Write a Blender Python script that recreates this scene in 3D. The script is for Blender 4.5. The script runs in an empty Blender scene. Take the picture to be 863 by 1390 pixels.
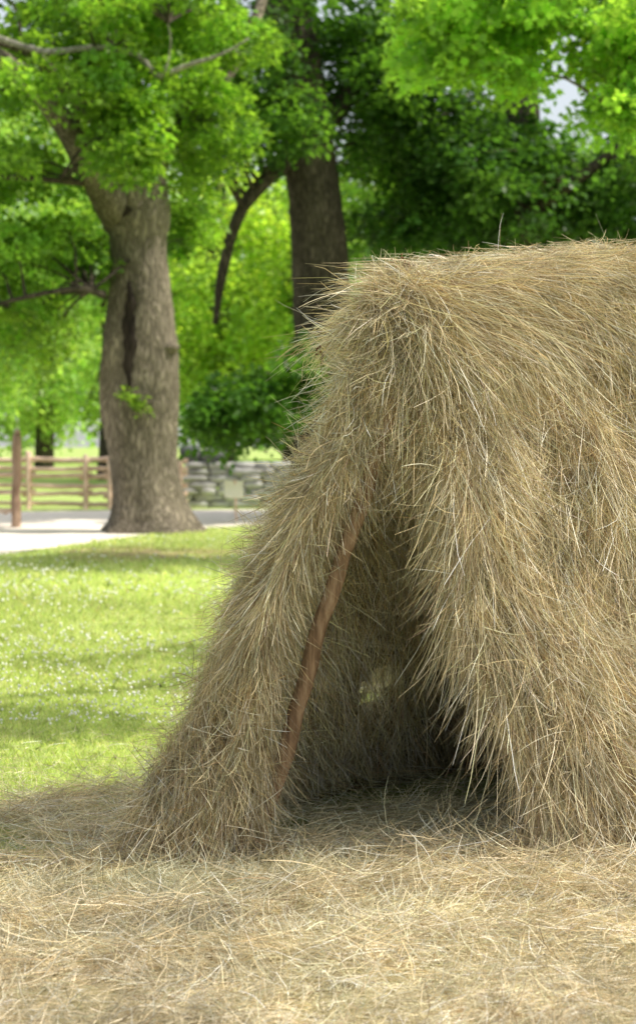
import bpy, math, random
import numpy as np
from mathutils import Vector
F=2400.0; HZ=600.0; CH=1.5
scene=bpy.context.scene; COL=scene.collection
def at(px,py,Y): return np.array([(px-431.5)/F*Y, Y, CH-(py-HZ)/F*Y])
def gp(px,py):
    Y=CH*F/(py-HZ); return np.array([(px-431.5)/F*Y,Y,0.0])
def nrm(v): return v/np.maximum(np.linalg.norm(v,axis=-1,keepdims=True),1e-9)
# ------------------------------------------------------------ materials
def mat(name):
    m=bpy.data.materials.new(name); m.use_nodes=True; nt=m.node_tree; nt.nodes.clear()
    return m,nt,nt.nodes,nt.links
def noise(N,L,scale,detail=4,vec=None,rough=.55):
    n=N.new('ShaderNodeTexNoise'); n.inputs['Scale'].default_value=scale; n.inputs['Detail'].default_value=detail; n.inputs['Roughness'].default_value=rough
    if vec is not None: L.new(vec,n.inputs['Vector'])
    return n.outputs['Fac']
def ramp(N,L,fac,stops):
    r=N.new('ShaderNodeValToRGB'); e=r.color_ramp.elements
    while len(e)<len(stops): e.new(.5)
    for i,(p,c) in enumerate(stops): e[i].position=p; e[i].color=(*c,1)
    L.new(fac,r.inputs['Fac']); return r.outputs['Color']
def mapping(N,L,scale):
    tc=N.new('ShaderNodeTexCoord'); mp=N.new('ShaderNodeMapping'); mp.inputs['Scale'].default_value=scale
    L.new(tc.outputs['Object'],mp.inputs['Vector']); return mp.outputs['Vector']
def thin_mat(name,transl,rough,spec,tgain=(1,1,1)):
    m,nt,N,L=mat(name); a=N.new('ShaderNodeAttribute'); a.attribute_name='tint'
    p=N.new('ShaderNodeBsdfPrincipled'); p.inputs['Roughness'].default_value=rough; p.inputs['Specular IOR Level'].default_value=spec
    vec=mapping(N,L,(1,1,1)); nz=noise(N,L,7.0,2,vec)
    mx=N.new('ShaderNodeMix'); mx.data_type='RGBA'; mx.blend_type='MULTIPLY'; mx.inputs[0].default_value=.6
    L.new(a.outputs['Color'],mx.inputs[6]); L.new(ramp(N,L,nz,[(.3,(.62,.61,.58)),(.5,(1,1,1)),(.7,(1.24,1.2,1.12))]),mx.inputs[7])
    L.new(mx.outputs[2],p.inputs['Base Color'])
    o=N.new('ShaderNodeOutputMaterial')
    if transl<=0: L.new(p.outputs[0],o.inputs['Surface']); return m
    t=N.new('ShaderNodeBsdfTranslucent')
    mg=N.new('ShaderNodeMix'); mg.data_type='RGBA'; mg.blend_type='MULTIPLY'; mg.inputs[0].default_value=1
    L.new(mx.outputs[2],mg.inputs[6]); mg.inputs[7].default_value=(*tgain,1); L.new(mg.outputs[2],t.inputs['Color'])
    ms=N.new('ShaderNodeMixShader'); ms.inputs[0].default_value=transl
    L.new(p.outputs[0],ms.inputs[1]); L.new(t.outputs[0],ms.inputs[2])
    L.new(ms.outputs[0],o.inputs['Surface']); return m
def solid_mat(name,stops,scale,mscale=(1,1,1),rough=.85,bump=.3,bdist=.02,bscale=None,detail=6,spec=.2):
    m,nt,N,L=mat(name); vec=mapping(N,L,mscale); nz=noise(N,L,scale,detail,vec,.6)
    p=N.new('ShaderNodeBsdfPrincipled'); p.inputs['Roughness'].default_value=rough; p.inputs['Specular IOR Level'].default_value=spec
    L.new(ramp(N,L,nz,stops),p.inputs['Base Color'])
    b=N.new('ShaderNodeBump'); b.inputs['Strength'].default_value=bump; b.inputs['Distance'].default_value=bdist
    nb=noise(N,L,bscale or scale*2,8,vec,.65); L.new(nb,b.inputs['Height']); L.new(b.outputs[0],p.inputs['Normal'])
    o=N.new('ShaderNodeOutputMaterial'); L.new(p.outputs[0],o.inputs['Surface']); return m
M={}
M['straw']=thin_mat('straw',.2,.4,.6,(1.12,1.0,.8))
M['leaf']=thin_mat('leaf',.6,.4,.35,(1.68,1.7,.62))
M['grass']=thin_mat('grass_blade',.45,.5,.25,(1.35,1.25,.65))
M['petal']=thin_mat('petal',.3,.6,.1)
M['haybed']=solid_mat('hay_underlayer',[(.3,(.07,.05,.024)),(.5,(.19,.14,.07)),(.7,(.38,.29,.155))],30,(1,1,.25),.9,.9,.02,60)  # hay colour darkened, painting shade into the gaps between strands
M['litter']=solid_mat('hay_litter_floor',[(.3,(.18,.165,.075)),(.5,(.42,.365,.20)),(.7,(.65,.56,.36))],22,(1,1,1),.9,.9,.02,70)
M['lawn']=solid_mat('lawn_soil',[(.3,(.24,.33,.07)),(.5,(.36,.47,.13)),(.72,(.5,.56,.22))],.9,(1,1,1),.95,.6,.03,30,8)
M['path']=solid_mat('gravel',[(.3,(.74,.65,.55)),(.5,(.85,.76,.66)),(.7,(.92,.84,.75))],2.5,(1,1,1),.95,.4,.01,60)
M['soil']=solid_mat('bare_soil',[(.35,(.30,.2,.12)),(.5,(.36,.28,.15)),(.62,(.28,.36,.1))],2.2,(1,1,1),.95,.5,.02,40)
M['pole']=solid_mat('brown_pole_wood',[(.3,(.12,.072,.042)),(.5,(.27,.175,.105)),(.7,(.45,.32,.21))],14,(3,3,.35),.75,.8,.008,30)
M['rail']=solid_mat('weathered_rail_wood',[(.3,(.56,.39,.28)),(.5,(.75,.55,.41)),(.7,(.88,.69,.53))],3,(1,2,2),.8,.4,.01,12)
M['post']=solid_mat('brown_post_wood',[(.3,(.24,.15,.10)),(.5,(.42,.28,.2)),(.7,(.56,.41,.31))],4,(2,2,.5),.8,.4,.01,12)
M['stone']=solid_mat('field_stone',[(.3,(.34,.335,.32)),(.5,(.52,.51,.49)),(.7,(.66,.65,.62))],1.6,(1,1,1),.85,.5,.03,9)
M['darkstone']=solid_mat('dark_stone',[(.3,(.07,.075,.08)),(.5,(.12,.125,.13)),(.7,(.2,.2,.2))],2.0,(1,1,1),.85,.5,.03,9)
M['sign']=solid_mat('faded_sign_board',[(.35,(.9,.84,.64)),(.6,(.94,.9,.74))],3,(1,1,1),.6,.1,.002,9)
M['hollow']=solid_mat('dark_hollow',[(.3,(.012,.009,.007)),(.6,(.045,.034,.027))],6,(2,2,.6),.95,.8,.05,10)
M['seed']=solid_mat('dry_seed_head',[(.3,(.07,.03,.015)),(.6,(.18,.08,.04))],60,(1,1,1),.9,.5,.003)
def bark_mat(name,dark,mid,light):
    m,nt,N,L=mat(name); vec=mapping(N,L,(1,1,.2))
    n1=noise(N,L,12,9,vec,.75); v=N.new('ShaderNodeTexVoronoi'); v.inputs['Scale'].default_value=15; v.feature='DISTANCE_TO_EDGE'
    nv=N.new('ShaderNodeTexNoise'); nv.inputs['Scale'].default_value=7; L.new(vec,nv.inputs['Vector'])
    ad=N.new('ShaderNodeVectorMath'); ad.operation='MULTIPLY_ADD'; L.new(nv.outputs['Color'],ad.inputs[0]); ad.inputs[1].default_value=(.25,.25,.25); L.new(vec,ad.inputs[2]); L.new(ad.outputs[0],v.inputs['Vector'])
    mr=N.new('ShaderNodeMapRange'); mr.inputs[1].default_value=0; mr.inputs[2].default_value=.28; mr.inputs[3].default_value=.3; L.new(v.outputs['Distance'],mr.inputs[0])
    ml=N.new('ShaderNodeMath'); ml.operation='MULTIPLY'; L.new(mr.outputs[0],ml.inputs[0]); L.new(n1,ml.inputs[1])
    p=N.new('ShaderNodeBsdfPrincipled'); p.inputs['Roughness'].default_value=.92; p.inputs['Specular IOR Level'].default_value=.1
    big=noise(N,L,1.3,5,mapping(N,L,(1,1,.5)))
    c=ramp(N,L,ml.outputs[0],[(.12,dark),(.33,mid),(.55,light)])
    mx=N.new('ShaderNodeMix'); mx.data_type='RGBA'; mx.blend_type='MULTIPLY'; mx.inputs[0].default_value=1
    L.new(c,mx.inputs[6]); L.new(ramp(N,L,big,[(.35,(.65,.65,.62)),(.65,(1.15,1.13,1.08))]),mx.inputs[7]); L.new(mx.outputs[2],p.inputs['Base Color'])
    b=N.new('ShaderNodeBump'); b.inputs['Strength'].default_value=1; b.inputs['Distance'].default_value=.05; L.new(ml.outputs[0],b.inputs['Height']); L.new(b.outputs[0],p.inputs['Normal'])
    o=N.new('ShaderNodeOutputMaterial'); L.new(p.outputs[0],o.inputs['Surface']); return m
M['bark']=bark_mat('oak_bark',(.10,.084,.066),(.22,.19,.15),(.37,.32,.26))
M['bark_dark']=bark_mat('dark_bark',(.04,.034,.027),(.09,.076,.06),(.16,.135,.105))
M['deadwood']=bark_mat('dead_grey_wood',(.2,.185,.16),(.36,.34,.3),(.5,.47,.42))
# ------------------------------------------------------------ mesh helpers
def link(name,me,m,parent=None):
    o=bpy.data.objects.new(name,me); COL.objects.link(o); me.materials.append(m)
    if parent is not None: o.parent=parent
    return o
def npmesh(name,V,Fc,m,parent=None,tint=None,smooth=False):
    off=np.array(parent.location) if parent is not None else np.zeros(3)
    V=np.asarray(V,dtype=np.float32).reshape(-1,3)-off.astype(np.float32); Fc=np.asarray(Fc,dtype=np.int32)
    me=bpy.data.meshes.new(name); k=Fc.shape[1]
    me.vertices.add(len(V)); me.vertices.foreach_set('co',V.ravel())
    me.loops.add(Fc.size); me.loops.foreach_set('vertex_index',Fc.ravel())
    me.polygons.add(len(Fc)); me.polygons.foreach_set('loop_start',np.arange(0,Fc.size,k,dtype=np.int32))
    if smooth: me.polygons.foreach_set('use_smooth',np.ones(len(Fc),dtype=bool))
    me.update(calc_edges=True)
    if tint is not None:
        ca=me.color_attributes.new('tint','FLOAT_COLOR','POINT'); c=np.ones((len(V),4),dtype=np.float32); c[:,:3]=np.clip(tint,0,.95); ca.data.foreach_set('color',c.ravel())
    return link(name,me,m,parent)
def thing(name,label,cat,loc=(0,0,0),group=None):
    o=bpy.data.objects.new(name,None); COL.objects.link(o); o.location=loc; o.empty_display_size=.3
    o['label']=label; o['category']=cat
    if group: o['group']=group
    return o
def tag(o,label=None,cat=None,group=None,kind=None):
    if label:o['label']=label
    if cat:o['category']=cat
    if group:o['group']=group
    if kind:o['kind']=kind
    return o
def tubes(lst,sides=10,rough=0,seed=0):
    rg=np.random.default_rng(seed); VV=[];FF=[];b=0
    for pts,rad in lst:
        pts=np.asarray(pts,float); rad=np.asarray(rad,float); n=len(pts)
        T=nrm(np.gradient(pts,axis=0)); ref=np.array([0.,1.,0.]) if abs(T[0][1])<.8 else np.array([1.,0,0])
        A=nrm(np.cross(T,ref)); B=np.cross(T,A); ang=np.linspace(0,2*np.pi,sides,endpoint=False)
        R=rad[:,None]*(1+rough*rg.normal(size=(n,sides)))
        V=pts[:,None,:]+R[...,None]*(A[:,None,:]*np.cos(ang)[None,:,None]+B[:,None,:]*np.sin(ang)[None,:,None])
        VV.append(V.reshape(-1,3))
        i=np.arange(n-1)[:,None]*sides; j=np.arange(sides)[None,:]; j2=(j+1)%sides
        FF.append((np.stack([i+j,i+j2,i+sides+j2,i+sides+j],-1).reshape(-1,4))+b)
        for e in (0,n-1):
            base=b+e*sides
            FF.append(np.array([[base+k,base+k+1,base+sides-2-k,base+sides-1-k] for k in range(sides//2-1)]))
        b+=n*sides
    return np.concatenate(VV),np.concatenate(FF)
def smoothline(pts,rad,n=24):
    pts=np.asarray(pts,float); rad=np.asarray(rad,float); tt=np.linspace(0,1,n)
    def cr(a):
        a=np.concatenate([[2*a[0]-a[1]],a,[2*a[-1]-a[-2]]]); x=tt*(len(pts)-1); i=np.minimum(x.astype(int),len(pts)-2); f=x-i
        if a.ndim==2:f=f[:,None]
        p0,p1,p2,p3=a[i],a[i+1],a[i+2],a[i+3]
        return .5*(2*p1+(p2-p0)*f+(2*p0-5*p1+4*p2-p3)*f**2+(3*p1-p0-3*p2+p3)*f**3)
    return cr(pts),np.maximum(cr(rad),.003)
def wav(x,y,seed,f0=1.0,oc=4):
    r=np.random.default_rng(seed); s=0;amp=1;tot=0
    for o in range(oc):
        for k in range(3):
            a=r.uniform(0,2*np.pi); ph=r.uniform(0,6.28); f=f0*2**o*r.uniform(.8,1.25)
            s=s+amp*np.sin(f*(x*np.cos(a)+y*np.sin(a))+ph)
        tot+=amp*1.7; amp*=.5
    return s/tot
def grid_mesh(name,P,m,parent=None,smooth=True,mask=None):
    nu,nv=P.shape[:2]; i=np.arange(nu-1)[:,None]*nv; j=np.arange(nv-1)[None,:]
    Q=np.stack([i+j,i+j+1,i+nv+j+1,i+nv+j],-1).reshape(-1,4)
    if mask is not None: Q=Q[mask.reshape(-1)]
    return npmesh(name,P.reshape(-1,3),Q,m,parent,None,smooth)
# ------------------------------------------------------------ straw ribbons
def litter_h(x,y):
    w=np.clip(1-np.hypot((x-.4)/1.6,(y-6.6)/1.7),0,1)
    return .012+.022*(1+wav(x,y,5,3.0,4))+.05*w*(1+.5*wav(x,y,9,6,2))
PAL=np.array([(.95,.80,.50),(.87,.71,.43),(.75,.62,.39),(.64,.56,.38),(.52,.46,.28),(.36,.24,.135),(.95,.92,.74),(.53,.52,.31)])
def straw_cols(n,rg,p=None,gain=None):
    c=PAL[rg.choice(len(PAL),n,p=p)]*rg.uniform(.55,1.28,(n,1))
    if gain is not None:c=c*gain[:,None]
    return c
def ribbons(P,D,L,W,droop,wob,segs,rg,floor=True,bend=None,zmax=None):
    n=len(P); d=nrm(D); pts=[P]; bd=rg.normal(0,wob,(n,3))
    if bend is not None: bd=bd+bend
    p=P
    for k in range(segs):
        d=nrm(d+bd+rg.normal(0,wob*.9,(n,3))+np.array([0,0,-1.])*np.reshape(droop,(-1,1))); p=p+d*(L/segs)[:,None]; pts.append(p)
    pts=np.stack(pts,1)
    if zmax is not None: pts[...,2]=np.minimum(pts[...,2],zmax[:,None])
    if floor:
        h=litter_h(pts[...,0],pts[...,1])+rg.uniform(0.0,.03,(n,1)); pts[...,2]=np.maximum(pts[...,2],h)
    T=pts[:,-1]-pts[:,0]; s=nrm(np.cross(T,rg.normal(size=(n,3))))
    tap=np.concatenate([[.8],np.ones(segs-1),[.45]])
    off=s[:,None,:]*(W[:,None]*tap[None,:]*.5)[...,None]
    V=np.stack([pts-off,pts+off],2)
    k=np.arange(segs)*2; Fq=np.stack([k,k+1,k+3,k+2],-1)
    Fc=(np.arange(n)[:,None,None]*(segs+1)*2+Fq[None]).reshape(-1,4)
    return V.reshape(-1,3),Fc,(segs+1)*2
class Bag:
    def __init__(s): s.V=[];s.F=[];s.C=[];s.b=0
    def add(s,P,D,L,W,droop,wob,segs,rg,col,floor=True,bend=None,zmax=None):
        V,Fc,k=ribbons(P,D,L,W,droop,wob,segs,rg,floor,bend,zmax); s.V.append(V); s.F.append(Fc+s.b); s.b+=len(V); s.C.append(np.repeat(col,k,0))
    def build(s,name,m,parent=None): return npmesh(name,np.concatenate(s.V),np.concatenate(s.F),m,parent,np.concatenate(s.C))
# ------------------------------------------------------------ THE HAY RACK
Fp=np.array([.18,6.3]); dv=np.array([.75,.66]); pv=np.array([.66,-.75]); LEN=2.4
prof_q=np.array([0,.11,.20,.27,.34,.42,.53,.68]); prof_z=np.array([1,.985,.93,.83,.67,.45,.22,0])
arc=np.linspace(0,1,8)
def Hh(a): return 2.085+.19*a-.045*a*a+.012*np.sin(a*7)+.010*np.sin(a*17)-.03*np.exp(-((a+.1)/.12)**2)
def near(a,v,lift=0):
    q=np.interp(v,arc,prof_q)*(1+.16*np.clip(a,0,2)*v); z=np.interp(v,arc,prof_z)*Hh(a)
    bump=(.06*wav(a*1.0,v*2.2,3,3.5,4)+.045*wav(a*3,v*5,13,4,2))*np.clip(.15+v*1.5,0,1)
    q=q+bump+lift*.85; z=z+lift*.5+bump*.3*(1-v)
    return np.stack([Fp[0]+dv[0]*a+pv[0]*q,Fp[1]+dv[1]*a+pv[1]*q,z],-1)
def far(a,v,lift=0):
    sp=np.interp(a,[-.3,.1,.8,3],[.55,.8,.98,.98])
    q=-(sp*v**.95)+lift*.8; z=(Hh(a)-.14)*(1-v)+0.0
    q=q+.04*wav(a,v*2,8,4,3)
    return np.stack([Fp[0]+dv[0]*a+pv[0]*q,Fp[1]+dv[1]*a+pv[1]*q,z],-1)
def edge_a(v): return np.interp(v,[0,.2,.4,.55,.7,.85,1],[-.04,-.05,.01,.06,.11,.22,.36])
hut=thing('hay_rack','big tan hay covered drying rack with a dark tent-like opening at its front','haystack',(Fp[0]+.5,Fp[1]+.3,0))
nu,nv=60,40
aa=np.linspace(0,1,nu)[:,None]; vv=np.linspace(0,1,nv)[None,:]+0*aa
A=edge_a(vv)+.06+aa*(LEN-edge_a(vv)-.06)
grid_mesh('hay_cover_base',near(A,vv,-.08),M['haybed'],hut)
A2=-.05+aa*(LEN+.05)+0*vv; P=far(A2,vv,0)
Pc=(P[:-1,:-1]+P[1:,1:])/2; pxc=Pc[...,0]/Pc[...,1]*F+431.5; pyc=HZ-(Pc[...,2]-CH)/Pc[...,1]*F
holed=((pxc-508)/26)**2+((pyc-935)/30)**2
holec=Pc[np.unravel_index(np.argmin(holed),holed.shape)]
dist=np.linalg.norm(Pc-holec,axis=-1)
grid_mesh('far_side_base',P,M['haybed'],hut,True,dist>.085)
E1=near(np.full(30,LEN-.02),np.linspace(0,1,30),-.05); E2=far(np.full(30,LEN-.02),np.linspace(0,1,30))
t=np.linspace(0,1,14)[:,None,None]
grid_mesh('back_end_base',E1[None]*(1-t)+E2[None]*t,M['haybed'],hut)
rowsL=np.array([(412,505,580,6.25),(450,490,568,6.22),(520,466,546,6.2),(600,436,508,6.2),(660,404,452,6.2),(740,364,410,6.2),(800,334,386,6.2),(900,290,368,6.2),(980,252,366,6.2),(1050,216,356,6.2),(1120,182,338,6.24),(1175,154,312,6.28)],float)
rowsR=np.array([(410,510,640,6.3),(450,514,650,6.25),(540,536,680,6.2),(640,564,690,6.18),(720,582,710,6.16),(800,604,735,6.14),(880,640,780,6.12),(960,678,820,6.1),(1040,710,860,6.08),(1120,746,895,6.06),(1185,776,930,6.04)],float)
def column_pt(rows,s,phi,th,grow=0):
    x=np.linspace(0,1,len(rows)); py=np.interp(s,x,rows[:,0]); xo=np.interp(s,x,rows[:,1]); xi=np.interp(s,x,rows[:,2]); Y=np.interp(s,x,rows[:,3])
    cx=(xo+xi)/2; w=(xi-xo)/2/F*Y*.92+grow
    C=np.stack([(cx-431.5)/F*Y,Y+0*s,CH-(py-HZ)/F*Y],-1)
    lump=1+.14*np.sin(phi*3+s*9)+.12*np.sin(phi*5-s*23)
    X=w*lump*np.cos(phi); Yd=-(th+grow)*lump*np.sin(phi)
    return C+np.stack([X,Yd,0*X],-1), nrm(np.stack([np.cos(phi),-np.sin(phi)*1.2,0*phi],-1))
for rows,nm,tt_ in ((rowsL,'left_flap_base',.10),(rowsR,'front_edge_base',.06)):
    s=np.linspace(0,1,40)[:,None]+np.zeros((1,25)); ph=np.linspace(0,2*np.pi,25)[None,:]+0*s
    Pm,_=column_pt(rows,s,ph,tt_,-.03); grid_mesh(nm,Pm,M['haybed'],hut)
rg=np.random.default_rng(11)
def clumped(bag,posfn,tanfn,n_cl,per,rg,spread,L=(.12,.55),droop=.03,rand_dir=.2,ind=.9,out=.01,gain=1.0,lift=.02,lift0=-.05,pal=None,W=(.0008,.0021),wob=.065,cbend=.04,wildp=.34,top=False,flat=.97,segs=6,arch=.16,over=0.):
    cu,cv=posfn(n_cl); idx=np.repeat(np.arange(n_cl),per); n=len(idx)
    ov=rg.normal(0,1,n); u=cu[idx]+rg.normal(0,spread[0],n)*rg.uniform(.5,1.4,n_cl)[idx]; v=np.clip(cv[idx]+ov*spread[1],0,1)
    lf=rg.uniform(lift0,lift,n_cl)[idx]+rg.normal(0,.012,n)+over*np.clip(ov,-1.5,1.5)
    P,Nn,T=tanfn(u,v,lf)
    cd=rg.normal(0,rand_dir,(n_cl,3))[idx]; D=T+cd+rg.normal(0,rand_dir*ind,(n,3))
    wild=rg.random(n)<wildp; D[wild]=nrm(rg.normal(size=(wild.sum(),3)))*.95+T[wild]*.35
    ar=arch*rg.uniform(.5,1.3,n)
    D=D-Nn*(np.sum(D*Nn,1)*flat)[:,None]+Nn*(rg.uniform(-.02,out*2,n_cl)[idx]+rg.normal(0,.02,n)+ar)[:,None]
    LL=rg.uniform(L[0],L[1],n); LL=np.where(wild,LL*.6,LL)
    g=rg.uniform(.68,1.17,n_cl)[idx]*gain
    col=straw_cols(n,rg,pal,g); hue=rg.random(n_cl)[idx][:,None]; col=col*(1+(hue-.5)*np.array([.06,-.03,-.24]))
    zm=Hh(np.clip(u,-.1,2.8))+rg.uniform(-.01,.03,n) if top else None
    bend=rg.normal(0,cbend,(n_cl,3))[idx]*[1,1,.5]-Nn*(ar*2.3/segs)[:,None]
    bag.add(P-Nn*.012,D,LL,rg.uniform(W[0],W[1],n),np.full(n,droop),wob,segs,rg,col,True,bend,zm)
TANGLE=dict(L=(.10,.42),rand_dir=.75,ind=.8,wob=.13,cbend=.10,wildp=.45,arch=.12,droop=.05,flat=1.0,segs=7,W=(.0008,.0019))
along3=np.array([dv[0],dv[1],0.])
def near_tan(u,v,lf):
    u=np.maximum(u,edge_a(v)-.01); P=near(u,v,lf); P2=near(u,np.minimum(v+.03,1.03),lf); T=nrm(P2-P)
    Nn=nrm(np.cross(along3[None,:]+0*T,T)); Nn=np.where(Nn[:,2:3]<0,-Nn,Nn)
    w=wav(u,v*2,91,5.0,3)
    T=T+along3*(.14*np.exp(-v*1.5)*np.clip(u+.05,0,1)**.5+.28*w+.0)[:,None]
    topm=np.clip((.2-v)/.2,0,1)[:,None]
    sg=np.where(u<.45,1,rg.choice([-1,1],len(u)))[:,None]
    T=T*(1-topm*.4)+along3*topm*sg*rg.uniform(0,1,(len(u),1))*.9
    return P,Nn,nrm(T)
bag=Bag()
def pos_near(n):
    v=rg.random(n)**.9; lo=edge_a(v); a=lo+rg.random(n)*(1.75-lo); return a,v
def pos_in(n):
    v=.03+.94*rg.random(n); lo=edge_a(v)+.12; a=lo+rg.random(n)*(1.65-lo); return a,v
clumped(bag,pos_near,near_tan,3500,34,rg,(.05,.06),top=True)
def pos_mat(n):
    v=.05+.88*rg.random(n); lo=edge_a(v); a=lo+.03+rg.random(n)*(1.6-lo); return a,v
clumped(bag,pos_mat,near_tan,190,160,rg,(.06,.028),L=(.08,.36),lift0=.015,lift=.075,over=.02,rand_dir=.34,ind=.45,top=True,wildp=.2,arch=.03,cbend=.04,droop=.06,flat=.9)
clumped(bag,pos_mat,near_tan,260,26,rg,(.012,.035),L=(.2,.5),lift0=.02,lift=.07,rand_dir=.25,ind=.4,top=True,wildp=.05,arch=.06,droop=.07)
clumped(bag,pos_in,near_tan,1000,20,rg,(.05,.03),lift0=.0,lift=.055,top=True,**TANGLE)
def pos_far_end(n): return 1.75+rg.random(n)*(LEN-1.75),rg.random(n)
clumped(bag,pos_far_end,near_tan,230,26,rg,(.05,.04),top=True)
bag.build('hay_cover',M['straw'],hut)
def ridge_tan(u,v,lf):
    b=(v-.3)*.5; q=-b; z=Hh(u)-.9*np.maximum(b,0)**1.3+lf
    P=np.stack([Fp[0]+dv[0]*u+pv[0]*q,Fp[1]+dv[1]*u+pv[1]*q,z],-1)
    al=np.array([dv[0],dv[1],-.08]); ac=np.array([pv[0],pv[1],-.35]); r=rg.normal(size=(len(u),2)); r[:,0]=np.where(u<.4,np.abs(r[:,0]),r[:,0])
    T=nrm(al*r[:,:1]+ac*(np.abs(r[:,1:])*.7+.3)*np.sign(.45-v)[:,None]); return P,np.tile([0,0,1.],(len(u),1)),T
bag=Bag(); clumped(bag,lambda n:(.04+rg.random(n)*1.96,rg.random(n)),ridge_tan,480,32,rg,(.03,.06),L=(.12,.36),droop=.10,out=.0,lift=.0,wildp=.0,rand_dir=.10,top=True,arch=.05,gain=1.15)
KC=np.array([.300,6.29,1.875]); KR=np.array([.155,.15,.185])
def knob_tan(u,v,lf):
    th=u*2*np.pi; ph=v*1.7; d=np.stack([np.cos(th)*np.sin(ph),np.sin(th)*np.sin(ph),np.cos(ph)],-1)
    P=KC+d*(KR*(1+.08*np.sin(th*3+ph*4))[:,None]+lf[:,None]*.6)
    T=nrm(np.stack([np.cos(th)*np.cos(ph)*.3+.3,np.sin(th)*np.cos(ph)*.3,-np.sin(ph)*.8-.55],-1)); return P,nrm(d),T
thk=np.linspace(0,2*np.pi,24)[:,None]; phk=np.linspace(0.02,2.2,14)[None,:]
grid_mesh('ridge_end_base',KC+np.stack([np.cos(thk)*np.sin(phk),np.sin(thk)*np.sin(phk),np.cos(phk)+0*thk],-1)*(KR-.03),M['haybed'],hut)
clumped(bag,lambda n:(rg.random(n),rg.random(n)**.8),knob_tan,400,32,rg,(.05,.09),L=(.08,.3),droop=.12,lift=.01,rand_dir=.35,wildp=.35,arch=.14,top=True)
clumped(bag,lambda n:(rg.uniform(.5,1,n),rg.uniform(.3,.9,n)),knob_tan,24,110,rg,(.06,.06),L=(.08,.3),droop=.12,lift0=.01,lift=.035,over=.01,rand_dir=.35,ind=.4,wildp=.15,arch=.06,top=True)
TG=dict(TANGLE); TG['L']=(.08,.26)
clumped(bag,lambda n:(rg.random(n),rg.random(n)),knob_tan,110,20,rg,(.04,.05),lift0=.0,lift=.03,top=True,**TG)
def col_tan(rows,th):
    def f(s,ph,lf):
        s=np.clip(s,0,1); phi=ph*2*np.pi; P,Nn=column_pt(rows,s,phi,th,lf); P2,_=column_pt(rows,s+.03,phi,th,lf); P1,_=column_pt(rows,s-.03,phi,th,lf)
        return P,Nn,nrm(P2-P1)
    return f
clumped(bag,lambda n:(rg.random(n),rg.random(n)),col_tan(rowsR,.06),520,32,rg,(.04,.05),lift=.01,out=.0,droop=.06,rand_dir=.14,wildp=.18,L=(.08,.38),arch=.06)
bag.build('ridge_hay',M['straw'],hut)
bag=Bag()
clumped(bag,lambda n:(rg.random(n)**.85,rg.random(n)),col_tan(rowsL,.11),1500,34,rg,(.045,.05),lift=.008,out=.0,gain=1.04,rand_dir=.14,L=(.1,.38),wildp=.26,cbend=.025,arch=.07)
clumped(bag,lambda n:(rg.uniform(.05,.9,n),rg.uniform(.12,.48,n)),col_tan(rowsL,.11),80,120,rg,(.022,.035),L=(.08,.3),lift0=.005,lift=.04,over=.014,rand_dir=.22,ind=.5,wildp=.16,arch=.02,droop=.06)
TG['L']=(.08,.28)
clumped(bag,lambda n:(rg.uniform(.05,.97,n),rg.uniform(.08,.52,n)),col_tan(rowsL,.11),330,20,rg,(.03,.03),lift0=.0,lift=.03,**TG)
clumped(bag,lambda n:(rg.uniform(.88,1,n),rg.random(n)),col_tan(rowsL,.16),110,34,rg,(.03,.05),lift=.06,out=.25,rand_dir=.45,L=(.08,.26),arch=.05)
clumped(bag,lambda n:(rg.uniform(.84,1,n),rg.uniform(.4,.65,n)),col_tan(rowsL,.14),110,34,rg,(.04,.06),lift=.08,out=.3,rand_dir=.4,L=(.1,.3),arch=.05)
bag.build('left_flap_hay',M['straw'],hut)
def far_tan(u,v,lf):
    P=far(u,v,lf+.04); T=nrm(far(u,v+.03,lf)-far(u,v,lf)); Nn=np.tile([pv[0],pv[1],0.],(len(u),1)); return P,Nn,T
bag=Bag()
def pos_far(n,lo,hi):
    u=lo+rg.random(n*2)*(hi-lo); v=rg.random(n*2); P=far(u,v); k=np.linalg.norm(P-holec,axis=1)>.12; return u[k][:n],v[k][:n]
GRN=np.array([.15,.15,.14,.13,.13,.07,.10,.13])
for lo,hi,nn,light_gain in ((-.05,1.0,560,1.85),(1.0,LEN,480,.8)):  # straw tint painted brighter near the opening and shaded darker further in
    uf,vf=pos_far(nn,lo,hi); clumped(bag,lambda n:(uf[:n],vf[:n]),far_tan,len(uf),32,rg,(.04,.03),rand_dir=.5,out=.10,L=(.12,.38),gain=light_gain,flat=.6,arch=.05,pal=GRN)
def far_out(u,v,lf):
    P,Nn,T=far_tan(u,v,-.10-lf); return P,-Nn,T
def pos_out(n):
    u=.05+rg.random(n*2)*(LEN-.1); v=rg.random(n*2); P=far(u,v); k=np.linalg.norm(P-holec,axis=1)>.16; return u[k][:n],v[k][:n]
clumped(bag,pos_out,far_out,330,24,rg,(.03,.03),rand_dir=.2,out=.0,arch=.05,L=(.1,.35))
n=330; P=holec+rg.normal(0,.09,(n,3)); bag.add(P+np.array([0,0,.08]),rg.normal(0,.5,(n,3))+np.array([0,0,-.8]),rg.uniform(.1,.25,n),rg.uniform(.001,.0022,n),np.full(n,.05),.08,5,rg,straw_cols(n,rg)*1.3)  # straws across the gap tinted brighter, painting them as sunlit
bag.build('far_side_hay',M['straw'],hut)
bag=Bag()
n=190; a=-.0+rg.random(n)*1.9; P,_,_=ridge_tan(a,rg.uniform(.1,.6,n),np.zeros(n)); D=rg.normal(size=(n,3)); D[:,2]=np.abs(D[:,2])*.3+.05
bag.add(P,D,rg.uniform(.04,.14,n),rg.uniform(.0009,.0018,n),np.full(n,.10),.13,6,rg,straw_cols(n,rg))
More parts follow.
